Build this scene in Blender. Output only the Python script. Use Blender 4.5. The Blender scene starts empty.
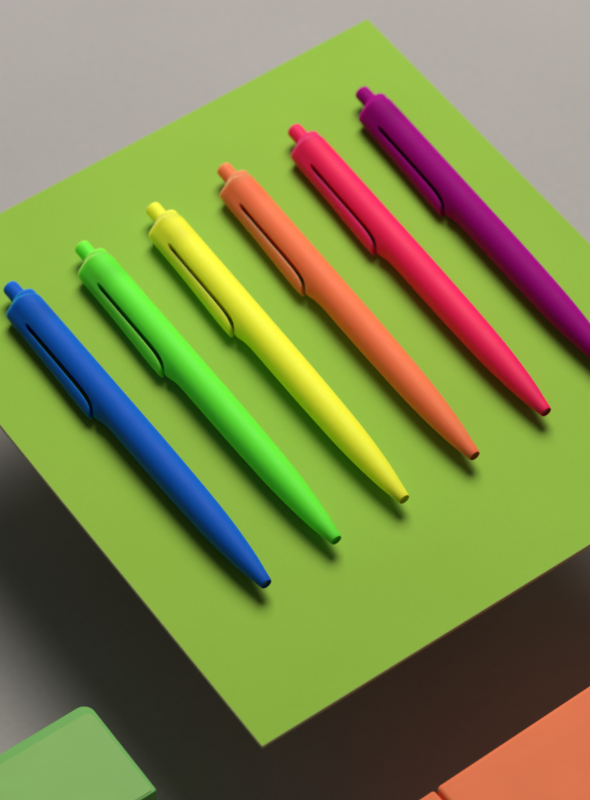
import bpy, bmesh, math, random
from mathutils import Vector, Matrix

# ------------------------------------------------------------------ camera, world, lamp, exposure
S = bpy.context.scene
C = S.collection
MM = 0.001
BOARD_TOP = 0.064                     # height of the green board's face above the table

cam_d = bpy.data.cameras.new('camera')
cam = bpy.data.objects.new('camera', cam_d)
C.objects.link(cam)
cam.location = (0.0, -0.6063, 0.82236 + BOARD_TOP)
cam.rotation_euler = (math.radians(90 - 53.6), 0, 0)
cam_d.sensor_fit = 'VERTICAL'
cam_d.sensor_height = 24.0
cam_d.lens = 3249.0 / 800.0 * 24.0
cam_d.clip_start = 0.01
cam_d.clip_end = 50
cam_d.dof.use_dof = True
cam_d.dof.focus_distance = 0.995
cam_d.dof.aperture_fstop = 8.0
S.camera = cam

world = bpy.data.worlds.new('World')
S.world = world
world.use_nodes = True
wb = world.node_tree.nodes['Background']
wb.inputs['Color'].default_value = (0.86, 0.93, 1.0, 1)
wb.inputs['Strength'].default_value = 0.066

# one soft lamp behind and above the board, slightly to the right
lamp_d = bpy.data.lights.new('softbox', 'AREA')
lamp_d.shape = 'RECTANGLE'
lamp_d.size = 0.84
lamp_d.size_y = 0.84
lamp_d.energy = 28.6
lamp_d.color = (1.0, 0.965, 0.925)
lamp = bpy.data.objects.new('softbox', lamp_d)
C.objects.link(lamp)
aim = Vector((0.0, 0.02, BOARD_TOP))
az, el, dist = math.radians(83), math.radians(54), 1.5
lamp.location = aim + dist * Vector((math.cos(el) * math.cos(az), math.cos(el) * math.sin(az), math.sin(el)))
lamp.rotation_euler = (aim - lamp.location).to_track_quat('-Z', 'Y').to_euler()

S.view_settings.view_transform = 'Standard'
S.view_settings.look = 'None'
S.view_settings.exposure = 0.0
S.view_settings.gamma = 1.0
S.render.engine = 'CYCLES'
S.cycles.filter_width = 2.0
S.cycles.max_bounces = 10


# ------------------------------------------------------------------ helpers
def srgb(r, g, b):
    f = lambda c: (c / 255 / 12.92) if c / 255 <= 0.04045 else ((c / 255 + 0.055) / 1.055) ** 2.4
    return (f(r), f(g), f(b), 1)


CLIP_ROOT = 17.4                      # mm from the push button's end


class Mat:
    """small wrapper to build a procedural material"""
    def __init__(self, name):
        self.m = bpy.data.materials.new(name)
        self.m.use_nodes = True
        self.t = self.m.node_tree
        self.b = self.t.nodes['Principled BSDF']

    def n(self, kind, **kw):
        nd = self.t.nodes.new(kind)
        for k, v in kw.items():
            if k.startswith('i_'):
                nd.inputs[k[2:].replace('_', ' ')].default_value = v
            else:
                setattr(nd, k, v)
        return nd

    def l(self, a, b):
        self.t.links.new(a, b)

    def set(self, **kw):
        for k, v in kw.items():
            self.b.inputs[k.replace('_', ' ')].default_value = v

    def noise(self, scale, detail=4, rough=0.6, stretch=None):
        tc = self.n('ShaderNodeTexCoord')
        no = self.n('ShaderNodeTexNoise')
        no.inputs['Scale'].default_value = scale
        no.inputs['Detail'].default_value = detail
        no.inputs['Roughness'].default_value = rough
        if stretch:
            mp = self.n('ShaderNodeMapping')
            mp.inputs['Scale'].default_value = stretch
            self.l(tc.outputs['Object'], mp.inputs['Vector'])
            self.l(mp.outputs['Vector'], no.inputs['Vector'])
        else:
            self.l(tc.outputs['Object'], no.inputs['Vector'])
        return no.outputs['Fac']

    def ramp(self, fac, stops):
        r = self.n('ShaderNodeValToRGB')
        els = r.color_ramp.elements
        while len(els) < len(stops):
            els.new(0.5)
        for e, (p, c) in zip(els, stops):
            e.position = p
            e.color = c
        self.l(fac, r.inputs['Fac'])
        return r.outputs['Color']

    def bump(self, h, strength, distance, normal=None):
        bp = self.n('ShaderNodeBump')
        bp.inputs['Strength'].default_value = strength
        bp.inputs['Distance'].default_value = distance
        self.l(h, bp.inputs['Height'])
        if normal is not None:
            self.l(normal, bp.inputs['Normal'])
        return bp.outputs['Normal']

    def bevel(self, r):
        bv = self.n('ShaderNodeBevel')
        bv.samples = 6
        bv.inputs['Radius'].default_value = r
        return bv.outputs['Normal']


def tint(c, k):
    return (min(1, c[0] * k), min(1, c[1] * k), min(1, c[2] * k), 1)


def rubber(name, col, rough=0.6, glow=0.35, spec=0.28):
    """soft-touch coloured plastic with a very fine grain"""
    M = Mat(name)
    f = M.noise(2200, 2, 0.5)
    M.l(M.ramp(f, [(0.3, tint(col, 0.97)), (0.7, tint(col, 1.02))]), M.b.inputs['Base Color'])
    big = M.noise(140, 4, 0.6)
    rr = M.n('ShaderNodeMapRange')
    rr.inputs['To Min'].default_value = rough - 0.07
    rr.inputs['To Max'].default_value = rough + 0.07
    M.l(big, rr.inputs['Value'])
    M.l(rr.outputs['Result'], M.b.inputs['Roughness'])
    # softened edges everywhere except where the clip grows out of the head
    tc = M.n('ShaderNodeTexCoord')
    sx = M.n('ShaderNodeSeparateXYZ')
    M.l(tc.outputs['Object'], sx.inputs['Vector'])
    off = M.n('ShaderNodeMath', operation='SUBTRACT')
    off.inputs[1].default_value = CLIP_ROOT * MM
    M.l(sx.outputs['X'], off.inputs[0])
    ab = M.n('ShaderNodeMath', operation='ABSOLUTE')
    M.l(off.outputs[0], ab.inputs[0])
    mr = M.n('ShaderNodeMapRange')
    mr.inputs['From Min'].default_value = 0.0005
    mr.inputs['From Max'].default_value = 0.0016
    M.l(ab.outputs[0], mr.inputs['Value'])
    geo = M.n('ShaderNodeNewGeometry')
    mv = M.n('ShaderNodeMix', data_type='VECTOR')
    M.l(mr.outputs['Result'], mv.inputs['Factor'])
    M.l(geo.outputs['Normal'], mv.inputs[4])
    M.l(M.bevel(0.00028), mv.inputs[5])
    M.l(M.bump(f, 0.12, 0.00008, mv.outputs[1]), M.b.inputs['Normal'])
    # light bleeds through the solid barrel, not through the joint of the clip or the thin tip
    ma = M.n('ShaderNodeMapRange')
    ma.inputs['From Min'].default_value = 0.001
    ma.inputs['From Max'].default_value = 0.006
    ma.inputs['To Max'].default_value = glow
    M.l(ab.outputs[0], ma.inputs['Value'])
    mb = M.n('ShaderNodeMapRange')
    mb.inputs['From Min'].default_value = 0.139
    mb.inputs['From Max'].default_value = 0.134
    M.l(sx.outputs['X'], mb.inputs['Value'])
    mm = M.n('ShaderNodeMath', operation='MULTIPLY')
    M.l(ma.outputs['Result'], mm.inputs[0])
    M.l(mb.outputs['Result'], mm.inputs[1])
    M.l(mm.outputs[0], M.b.inputs['Subsurface Weight'])
    M.set(Diffuse_Roughness=0.4, Specular_IOR_Level=spec, Subsurface_Weight=glow, Subsurface_Scale=0.008)
    M.b.inputs['Subsurface Radius'].default_value = (1.0, 0.8, 0.6)
    return M.m


def obj(name, bm, mat, parent=None, smooth=35, tr=None):
    """link a bmesh (in mm) as one mesh object (in m)"""
    bmesh.ops.recalc_face_normals(bm, faces=bm.faces)
    bmesh.ops.scale(bm, vec=(MM, MM, MM), verts=bm.verts)
    me = bpy.data.meshes.new(name)
    bm.to_mesh(me)
    bm.free()
    for p in me.polygons:
        p.use_smooth = smooth > 0
    if smooth:
        me.set_sharp_from_angle(angle=math.radians(smooth))
    for p in me.polygons:
        if len(p.vertices) > 12:            # large flat faces keep their own normal
            p.use_smooth = False
            for k in p.loop_indices:
                me.edges[me.loops[k].edge_index].use_edge_sharp = True
    o = bpy.data.objects.new(name, me)
    if mat:
        me.materials.append(mat)
    C.objects.link(o)
    if parent:
        o.parent = parent
    return o


def tag(o, label, cat, group=None, kind=None):
    if label:
        o['label'] = label
    if cat:
        o['category'] = cat
    if group:
        o['group'] = group
    if kind:
        o['kind'] = kind


def empty(name, loc, rot=(0, 0, 0)):
    e = bpy.data.objects.new(name, None)
    e.empty_display_size = 0.01
    e.location = loc
    e.rotation_euler = rot
    C.objects.link(e)
    return e


def loft(bm, rings, cap_start=True, cap_end=True):
    vr = [[bm.verts.new(p) for p in r] for r in rings]
    n = len(vr[0])
    for a, b in zip(vr, vr[1:]):
        for i in range(n):
            bm.faces.new((a[i], a[(i + 1) % n], b[(i + 1) % n], b[i]))
    if cap_start:
        bm.faces.new(list(reversed(vr[0])))
    if cap_end:
        bm.faces.new(vr[-1])


def prism(bm, pts, z0, z1):
    lo = [bm.verts.new((x, y, z0)) for x, y in pts]
    hi = [bm.verts.new((x, y, z1)) for x, y in pts]
    n = len(pts)
    bm.faces.new(list(reversed(lo)))
    bm.faces.new(hi)
    for i in range(n):
        bm.faces.new((lo[i], lo[(i + 1) % n], hi[(i + 1) % n], hi[i]))


def interp(tab, x):
    """smooth (monotone cubic) interpolation of a table"""
    if x <= tab[0][0]:
        return tab[0][1]
    if x >= tab[-1][0]:
        return tab[-1][1]
    for i in range(len(tab) - 1):
        (x0, y0), (x1, y1) = tab[i], tab[i + 1]
        if x0 <= x <= x1:
            h = x1 - x0
            d = (y1 - y0) / h
            dm = (y0 - tab[i - 1][1]) / (x0 - tab[i - 1][0]) if i > 0 else d
            dp = (tab[i + 2][1] - y1) / (tab[i + 2][0] - x1) if i + 2 < len(tab) else d
            m0 = 0 if dm * d <= 0 else 2 * dm * d / (dm + d)
            m1 = 0 if dp * d <= 0 else 2 * dp * d / (dp + d)
            t = (x - x0) / h
            return ((2 * t**3 - 3 * t**2 + 1) * y0 + (t**3 - 2 * t**2 + t) * h * m0
                    + (-2 * t**3 + 3 * t**2) * y1 + (t**3 - t**2) * h * m1)


def rounded_rect(x0, y0, x1, y1, rad, seg=8, near_r=None):
    pts = []
    q = rad if near_r is None else near_r
    for cx, cy, a0, r in ((x1 - rad, y1 - rad, 0, rad), (x0 + rad, y1 - rad, 90, rad), (x0 + rad, y0 + rad, 180, rad), (x1 - q, y0 + q, 270, q)):
        for k in range(seg + 1):
            a = math.radians(a0 + 90 * k / seg)
            pts.append((cx + r * math.cos(a), cy + r * math.sin(a)))
    return pts


def rounded_block(bm, x0, y0, x1, y1, z0, z1, r, e, seg=8, near_r=None):
    """block with rounded vertical corners r and softened horizontal edges e"""
    rings = []
    for k in range(5):
        a = math.radians(90 * k / 4)
        i = e * (1 - math.sin(a))
        rings.append([(x, y, z0 + e * (1 - math.cos(a))) for x, y in rounded_rect(x0 + i, y0 + i, x1 - i, y1 - i, max(r - i, .05), seg, None if near_r is None else max(near_r - i, .05))])
    for k in range(5):
        a = math.radians(90 * k / 4)
        i = e * (1 - math.cos(a))
        rings.append([(x, y, z1 - e * (1 - math.sin(a))) for x, y in rounded_rect(x0 + i, y0 + i, x1 - i, y1 - i, max(r - i, .05), seg, None if near_r is None else max(near_r - i, .05))])
    loft(bm, rings)


# ------------------------------------------------------------------ table
tm = Mat('grey_table_surface')
f1 = tm.noise(420, 5, 0.65)
f2 = tm.noise(9, 3, 0.5)
base = tm.ramp(f2, [(0.3, (0.383, 0.363, 0.350, 1)), (0.7, (0.415, 0.394, 0.380, 1))])
mx = tm.n('ShaderNodeMix', data_type='RGBA', blend_type='MULTIPLY')
mx.inputs['Factor'].default_value = 1.0
tm.l(base, mx.inputs['A'])
tm.l(tm.ramp(f1, [(0.3, (0.93, 0.93, 0.93, 1)), (0.7, (1, 1, 1, 1))]), mx.inputs['B'])
tm.l(mx.outputs['Result'], tm.b.inputs['Base Color'])
tm.set(Roughness=0.75, Specular_IOR_Level=0.25)
tm.l(tm.bump(f1, 0.25, 0.0003), tm.b.inputs['Normal'])
bm = bmesh.new()
bmesh.ops.create_grid(bm, x_segments=2, y_segments=2, size=2500)
ground = obj('table_surface', bm, tm.m, None, 0)
tag(ground, 'plain matte warm grey tabletop under the raised green board', 'tabletop', kind='structure')

# ------------------------------------------------------------------ raised green board
pm = Mat('green_paper')
g1 = pm.noise(700, 4, 0.6)
g2 = pm.noise(14, 4, 0.55)
GREEN = (0.284, 0.512, 0.050)
mx = pm.n('ShaderNodeMix', data_type='RGBA', blend_type='MULTIPLY')
mx.inputs['Factor'].default_value = 1.0
pm.l(pm.ramp(g2, [(0.3, (GREEN[0] * .94, GREEN[1] * .955, GREEN[2] * .92, 1)), (0.7, (GREEN[0] * 1.02, GREEN[1] * 1.02, GREEN[2] * 1.05, 1))]), mx.inputs['A'])
pm.l(pm.ramp(g1, [(0.25, (0.955, 0.96, 0.94, 1)), (0.75, (1, 1, 1, 1))]), mx.inputs['B'])
pm.l(mx.outputs['Result'], pm.b.inputs['Base Color'])
pm.set(Roughness=0.75, Specular_IOR_Level=0.18)
pm.l(pm.bump(g1, 0.2, 0.00012), pm.b.inputs['Normal'])

cm = Mat('board_core_card')
c1 = cm.noise(600, 4, 0.6, (1, 1, 6))
cm.l(cm.ramp(c1, [(0.3, (0.34, 0.37, 0.13, 1)), (0.7, (0.44, 0.46, 0.19, 1))]), cm.b.inputs['Base Color'])
cm.set(Roughness=0.85)

# local frame: origin at the near corner, x along the lower-right edge, y along the lower-left edge
BX, BY = 196.0, 215.2
TH = 1.5
near = Vector((-9.62, -125.67))
ang = math.radians(35.5)
board = empty('green_board', (near.x * MM, near.y * MM, BOARD_TOP - TH * MM), (0, 0, ang))
tag(board, 'thin square lime green board raised above the grey table, holding the six pens', 'board')
bm = bmesh.new()
rounded_block(bm, 0, 0, BX, BY, 0, TH - 0.03, 0.5, 0.28, 4)
obj('board_core', bm, cm.m, board, 40)
bm = bmesh.new()
rounded_block(bm, 0.3, 0.3, BX - 0.3, BY - 0.3, TH - 0.12, TH, 0.4, 0.03, 4)
obj('green_cover_sheet', bm, pm.m, board, 40)

# riser that carries the board, wholly under it
rm = Mat('dark_riser_card')
r1 = rm.noise(200, 4)
rm.l(rm.ramp(r1, [(0.3, (0.045, 0.042, 0.04, 1)), (0.7, (0.06, 0.057, 0.055, 1))]), rm.b.inputs['Base Color'])
rm.set(Roughness=0.9)
bm = bmesh.new()
rounded_block(bm, -42, -42, 42, 42, 0, (BOARD_TOP / MM) - TH - 0.02, 2, 0.5, 4)
mid = Matrix.Rotation(ang, 2) @ Vector((BX * 0.5, BY * 0.5)) + near
riser = obj('riser_block', bm, rm.m)
riser.location = (mid.x * MM, mid.y * MM, 0)
riser.rotation_euler = (0, 0, ang)
tag(riser, 'dark low riser block hidden under the middle of the green board', 'riser')

# ------------------------------------------------------------------ pens (local: x from push button to tip, y towards the clip)
R_TAB = [(8.5, 5.45), (30, 5.5), (75, 5.5), (88, 5.42), (100, 5.25), (110, 5.02), (118, 4.62), (124, 4.16),
         (129, 3.66), (133, 3.15), (137, 2.5), (141, 1.92)]
E_TAB = [(8.5, 7.15), (11, 7.3), (18, 7.36), (30, 7.55), (42, 7.95), (50, 8.2), (54, 8.25), (56.5, 8.15), (57.6, 8.0)]   # outer face of the clip
E_BARREL = [(8.5, 7.15), (11, 7.3), (18, 7.36), (26, 7.2), (40, 6.85), (56, 6.7), (58, 6.62), (59.5, 6.3), (61.5, 5.85), (64, 5.58), (67, 5.48)]
SLOT_IN = [(17.4, 4.0), (18.0, 3.72), (19.5, 3.62), (30, 3.62), (42, 3.64), (48, 3.7), (51, 3.85), (53.5, 4.2), (55.4, 4.7), (56.8, 5.5), (57.5, 6.2), (57.8, 6.65)]
SLOT_OUT = [(17.4, 4.25), (18.4, 4.72), (20, 4.9), (30, 4.96), (42, 5.0), (47, 5.06), (50, 5.16), (52.5, 5.36), (54.4, 5.7), (55.6, 6.15), (56.3, 6.75), (56.6, 7.15)]
NA = 56


def section(R, E, rc=3.5):
    """radial outline: circle R joined smoothly to a smaller round reaching out to E on the +y side"""
    d = E - rc
    pts = []
    for k in range(NA):
        th = 2 * math.pi * k / NA
        best = 1e9
        for j in range(-60, 61):
            al = th + j * math.pi / 130
            h = max(R, d * math.cos(al) + rc) if E > R else R
            best = min(best, h / math.cos(al - th))
        pts.append((best * math.cos(th), best * math.sin(th)))
    return pts


def envelope(for_clip):
    xs = [8.5, 8.56, 8.7, 8.95, 9.3, 10, 11.5, 14, 17, 20, 24, 28, 32, 36, 40, 44, 48, 50, 52, 53.5, 54.8, 56, 56.8, 57.4, 57.8,
          58.3, 58.9, 59.6, 60.4, 61.3, 62.4, 64, 67, 72, 78, 84, 90, 96, 102, 107, 111, 114, 117, 119.5, 122, 124.5, 127, 129, 131, 133, 135, 137, 139, 140.4]
    rings = []
    for x in xs:
        R = interp(R_TAB, x)
        E = interp(E_TAB if for_clip else E_BARREL, x) if x < 67 else 0
        # rounded rear rim
        q = max(0, min(1, (x - 8.5) / 0.4))
        ins = 0.28 * (1 - math.sqrt(max(0, 1 - (1 - q) ** 2)))
        sec = section(R, E)
        ring = []
        for (a, b) in sec:
            L = math.hypot(a, b)
            k = (L - ins) / L
            back = max(0.0, -a / L) ** 0.7 if x < 15 else 0      # the rim slants away on the side opposite the clip
            ring.append((x + 1.7 * back * (15 - x) / 6.5, a * k, b * k))
        rings.append(ring)
    # tip rim, mouth and bore
    for x, r in ((140.75, 1.87), (140.92, 1.81), (140.98, 1.74), (140.93, 1.68), (140.7, 1.66), (140.3, 1.65), (139.9, 1.64)):
        rings.append([(x, r * math.cos(2 * math.pi * k / NA), r * math.sin(2 * math.pi * k / NA)) for k in range(NA)])
    bm = bmesh.new()
    loft(bm, rings)
    bmesh.ops.recalc_face_normals(bm, faces=bm.faces)
    return bm


def smooth_line(tab, n=8):
    pts = []
    for i in range(len(tab) - 1):
        for k in range(n):
            x = tab[i][0] + (tab[i + 1][0] - tab[i][0]) * k / n
            pts.append((x, interp(tab, x)))
    pts.append(tab[-1])
    return pts


def boolean(bm_a, bm_b, op):
    """exact boolean of two bmeshes (kept in mm), returned as a new bmesh"""
    objs = []
    for b in (bm_a, bm_b):
        me = bpy.data.meshes.new('boolean_source')
        bmesh.ops.recalc_face_normals(b, faces=b.faces)
        b.to_mesh(me)
        o = bpy.data.objects.new('boolean_source', me)
        C.objects.link(o)
        objs.append(o)
    md = objs[0].modifiers.new('cut', 'BOOLEAN')
    md.operation = op
    md.solver = 'EXACT'
    md.object = objs[1]
    dg = bpy.context.evaluated_depsgraph_get()
    dg.update()
    res = bpy.data.meshes.new_from_object(objs[0].evaluated_get(dg))
    out = bmesh.new()
    out.from_mesh(res)
    for o in objs:
        me = o.data
        bpy.data.objects.remove(o)
        bpy.data.meshes.remove(me)
    bpy.data.meshes.remove(res)
    return out


def lathe(bm, prof, n=40):
    loft(bm, [[(x, r * math.cos(2 * math.pi * k / n), r * math.sin(2 * math.pi * k / n)) for k in range(n)] for x, r in prof])


def bore_shade_material(name, col):  # pen colour darkened to paint the shade inside the tip opening
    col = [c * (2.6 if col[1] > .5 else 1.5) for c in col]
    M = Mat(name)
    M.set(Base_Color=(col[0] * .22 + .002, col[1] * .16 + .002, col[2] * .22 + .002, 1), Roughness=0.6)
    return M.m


def build_pen(mat, bore_shade_mat):
    pen = empty('click_pen', (0, 0, 0))
    inner = smooth_line(SLOT_IN)
    outer = smooth_line(SLOT_OUT)
    cut = bmesh.new()
    prism(cut, inner + [(57.95, 14), (17.4, 14)], -12, 12)
    barrel = boolean(envelope(False), cut, 'DIFFERENCE')
    obj('barrel', barrel, mat, pen, 33)
    keep = bmesh.new()
    prism(keep, outer + [(56.75, 7.45), (56.8, 7.75), (56.7, 8.0), (56.4, 8.25), (55.9, 8.6), (55.5, 14), (17.4, 14)], -12, 12)
    clip = boolean(envelope(True), keep, 'INTERSECT')
    obj('clip', clip, mat, pen, 33)
    bm = bmesh.new()
    lathe(bm, [(9.4, 2.85), (7.05, 2.85), (7.0, 2.95), (7.0, 4.05), (7.04, 4.22), (7.15, 4.34), (7.35, 4.4), (12, 4.4)])
    for v in bm.verts:                    # the plug sits off centre, away from the clip
        if math.hypot(v.co.y, v.co.z) > 3:
            v.co.y -= 0.75
    obj('end_cap', bm, mat, pen, 50)
    bm = bmesh.new()
    lathe(bm, [(0.0, 1.9), (0.06, 2.2), (0.22, 2.45), (0.5, 2.62), (0.85, 2.68), (4, 2.7), (7.9, 2.72)])
    obj('push_button', bm, mat, pen, 50)
    bm = bmesh.new()
    lathe(bm, [(139.95, 1.62), (140.25, 1.61), (140.3, 1.5), (140.32, 0.3)], 24)  # disc closing the mouth, carries the painted shade of the hollow tip
    obj('bore_shade_disc', bm, bore_shade_mat, pen, 40)
    return pen


def copy_pen(src, mat, bore_shade_mat):
    e = src.copy()
    C.objects.link(e)
    for ch in src.children:
        c = ch.copy()
        c.data = ch.data.copy()
        c.data.materials[0] = bore_shade_mat if ch.name.startswith('bore_shade_disc') else mat
        c.parent = e
        C.objects.link(c)
    return e


PENS = [  # colour word, base colour, glow, button end (mm), heading (deg), roll (deg)
    ('blue', (0.003, 0.115, 0.57, 1), 0.8, (-91.54, 41.16), -53.9, 17.0),
    ('bright green', (0.13, 0.86, 0.035, 1), 1.0, (-69.27, 57.87), -54.5, 18.0),
    ('yellow', (0.92, 0.93, 0.035, 1), 1.0, (-46.71, 74.06), -55.35, 16.0),
    ('orange', (1.0, 0.195, 0.070, 1), 1.0, (-23.74, 90.98), -55.8, 17.0),
    ('hot pink', (1.0, 0.011, 0.115, 1), 0.9, (-0.5, 108.01), -56.0, 18.5),
    ('purple', (0.32, 0.0012, 0.205, 1), 0.7, (22.17, 124.68), -56.2, 20.0),
]
LABELS = {
    'blue': 'blue click pen lying on the green board nearest its left corner',
    'bright green': 'bright green click pen lying between the blue pen and the yellow pen',
    'yellow': 'yellow click pen lying between the green pen and the orange pen',
    'orange': 'orange click pen lying between the yellow pen and the pink pen',
    'hot pink': 'hot pink click pen lying between the orange pen and the purple pen',
    'purple': 'dark purple click pen, its tip cut off by the photo edge',
}
first = None
for word, col, glow, (px, py), head, roll in PENS:
    mat = rubber(word.replace(' ', '_') + '_soft_plastic', col, glow=glow, spec=0.24 if glow > 0.85 else 0.12 if word == 'blue' else 0.05)
    bore = bore_shade_material(word.replace(' ', '_') + '_bore_shade', col)
    if first is None:
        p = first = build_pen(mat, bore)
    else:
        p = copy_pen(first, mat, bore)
    hd = math.radians(head)
    ROLL = math.radians(roll)
    # x axis along the heading, +y of the pen points to the clip (lower left), dipped by ROLL
    ax = Vector((math.cos(hd), math.sin(hd), 0))
    side = Vector((math.sin(hd), -math.cos(hd), 0))
    cy = side * math.cos(ROLL) - Vector((0, 0, 1)) * math.sin(ROLL)
    cz = ax.cross(cy)
    M = Matrix((ax, cy, cz)).transposed().to_4x4()
    M.translation = Vector((px * MM, py * MM, BOARD_TOP + 5.53 * MM))
    p.matrix_world = M
    tag(p, LABELS[word], 'pen', 'six coloured click pens in a row on the board')

# ------------------------------------------------------------------ frosted green case, lower left
def frosted(name, col, trans_col, mixfac=0.4, rough=0.42):
    M = Mat(name)
    f = M.noise(60, 4, 0.6)
    g = M.noise(1200, 3, 0.6)
    colr = M.ramp(f, [(0.3, tint(col, 0.96)), (0.7, tint(col, 1.04))])
    M.l(colr, M.b.inputs['Base Color'])
    M.set(Roughness=rough, Specular_IOR_Level=0.14)
    nrm = M.bump(g, 0.12, 0.0001)
    M.l(nrm, M.b.inputs['Normal'])
    tr = M.n('ShaderNodeBsdfTranslucent')
    tr.inputs['Color'].default_value = trans_col
    mix = M.n('ShaderNodeMixShader')
    mix.inputs['Fac'].default_value = mixfac
    M.l(M.b.outputs['BSDF'], mix.inputs[1])
    M.l(tr.outputs['BSDF'], mix.inputs[2])
    out = [n for n in M.t.nodes if n.type == 'OUTPUT_MATERIAL'][0]
    M.l(mix.outputs['Shader'], out.inputs['Surface'])
    return M.m


GH = BOARD_TOP / MM - 20.0
g_a = math.radians(35.6)
gm = frosted('frosted_green_plastic', (0.20, 0.54, 0.12, 1), (0.2, 0.8, 0.1, 1), 0.2)
gl = frosted('pale_frosted_green_lid', (0.26, 0.54, 0.125, 1), (0.25, 0.65, 0.15, 1), 0.12)
# local frame: origin at the far corner (upper in the picture), -x runs down-left, -y runs down-right
case = empty('storage_case', (-62.6 * MM, -98.2 * MM, 0), (0, 0, g_a))
tag(case, 'frosted translucent green plastic case with a rounded corner and pale recessed lid', 'case', 'translucent plastic cases beside the board')
bm = bmesh.new()
GL, GW = 95.0, 37.5
def ring(bm_, outer_, inner_, z0, z1):
    lo_o = [bm_.verts.new((x, y, z0)) for x, y in outer_]
    hi_o = [bm_.verts.new((x, y, z1)) for x, y in outer_]
    lo_i = [bm_.verts.new((x, y, z0)) for x, y in inner_]
    hi_i = [bm_.verts.new((x, y, z1)) for x, y in inner_]
    n = len(outer_)
    for i in range(n):
        j = (i + 1) % n
        bm_.faces.new((lo_o[i], lo_o[j], hi_o[j], hi_o[i]))
        bm_.faces.new((lo_i[j], lo_i[i], hi_i[i], hi_i[j]))
        bm_.faces.new((hi_o[i], hi_o[j], hi_i[j], hi_i[i]))
        bm_.faces.new((lo_o[j], lo_o[i], lo_i[i], lo_i[j]))
ring(bm, rounded_rect(-GL, -GW, 0, 0, 4.0, 8, 0.9), rounded_rect(-GL + 3.6, -GW + 1.2, -1.6, -3.6, 2.6, 8, 0.6), 2.0, GH)
body = obj('case_wall', bm, gm, case, 40)
bv = body.modifiers.new('bevel', 'BEVEL')
bv.width = 0.0005
bv.segments = 3
bv.limit_method = 'ANGLE'
bv.angle_limit = math.radians(50)
bm = bmesh.new()
rounded_block(bm, -GL + 0.3, -GW + 0.3, -0.3, -0.3, 0, 1.98, 3.8, 0.3, 8, 0.8)
obj('case_floor', bm, gm, case, 40)
bm = bmesh.new()
rounded_block(bm, -GL + 3.2, -GW + 0.8, -1.2, -3.2, GH + 0.005, GH + 0.2, 2.8, 0.09, 8, 0.5)
obj('lid', bm, gl, case, 40)

# ------------------------------------------------------------------ orange case, lower right
OH = BOARD_TOP / MM - 18.0
o_a = math.radians(36.6)
om = frosted('orange_plastic', (0.87, 0.205, 0.080, 1), (0.95, 0.2, 0.06, 1), 0.08, 0.6)
# local frame: origin at the groove on the far edge, x runs right along the far edge, -y runs towards the camera
oc = empty('hinged_case', (41.2 * MM, -129.0 * MM, 0), (0, 0, o_a))
tag(oc, 'matte orange plastic case with a hinge groove near its left end', 'case', 'translucent plastic cases beside the board')
bm = bmesh.new()
rounded_block(bm, 0.5, -60, 110, 0, 0, OH, 1.6, 1.3)
obj('cover_panel', bm, om, oc, 40)
bm = bmesh.new()
rounded_block(bm, -16, -60, -0.5, -0.3, 0, OH - 0.2, 1.0, 0.8)
obj('spine', bm, om, oc, 40)
bm = bmesh.new()
rounded_block(bm, -0.9, -58.5, 0.9, -2.0, 2, OH - 2.2, 0.3, 0.2)
obj('hinge_web', bm, om, oc, 40)
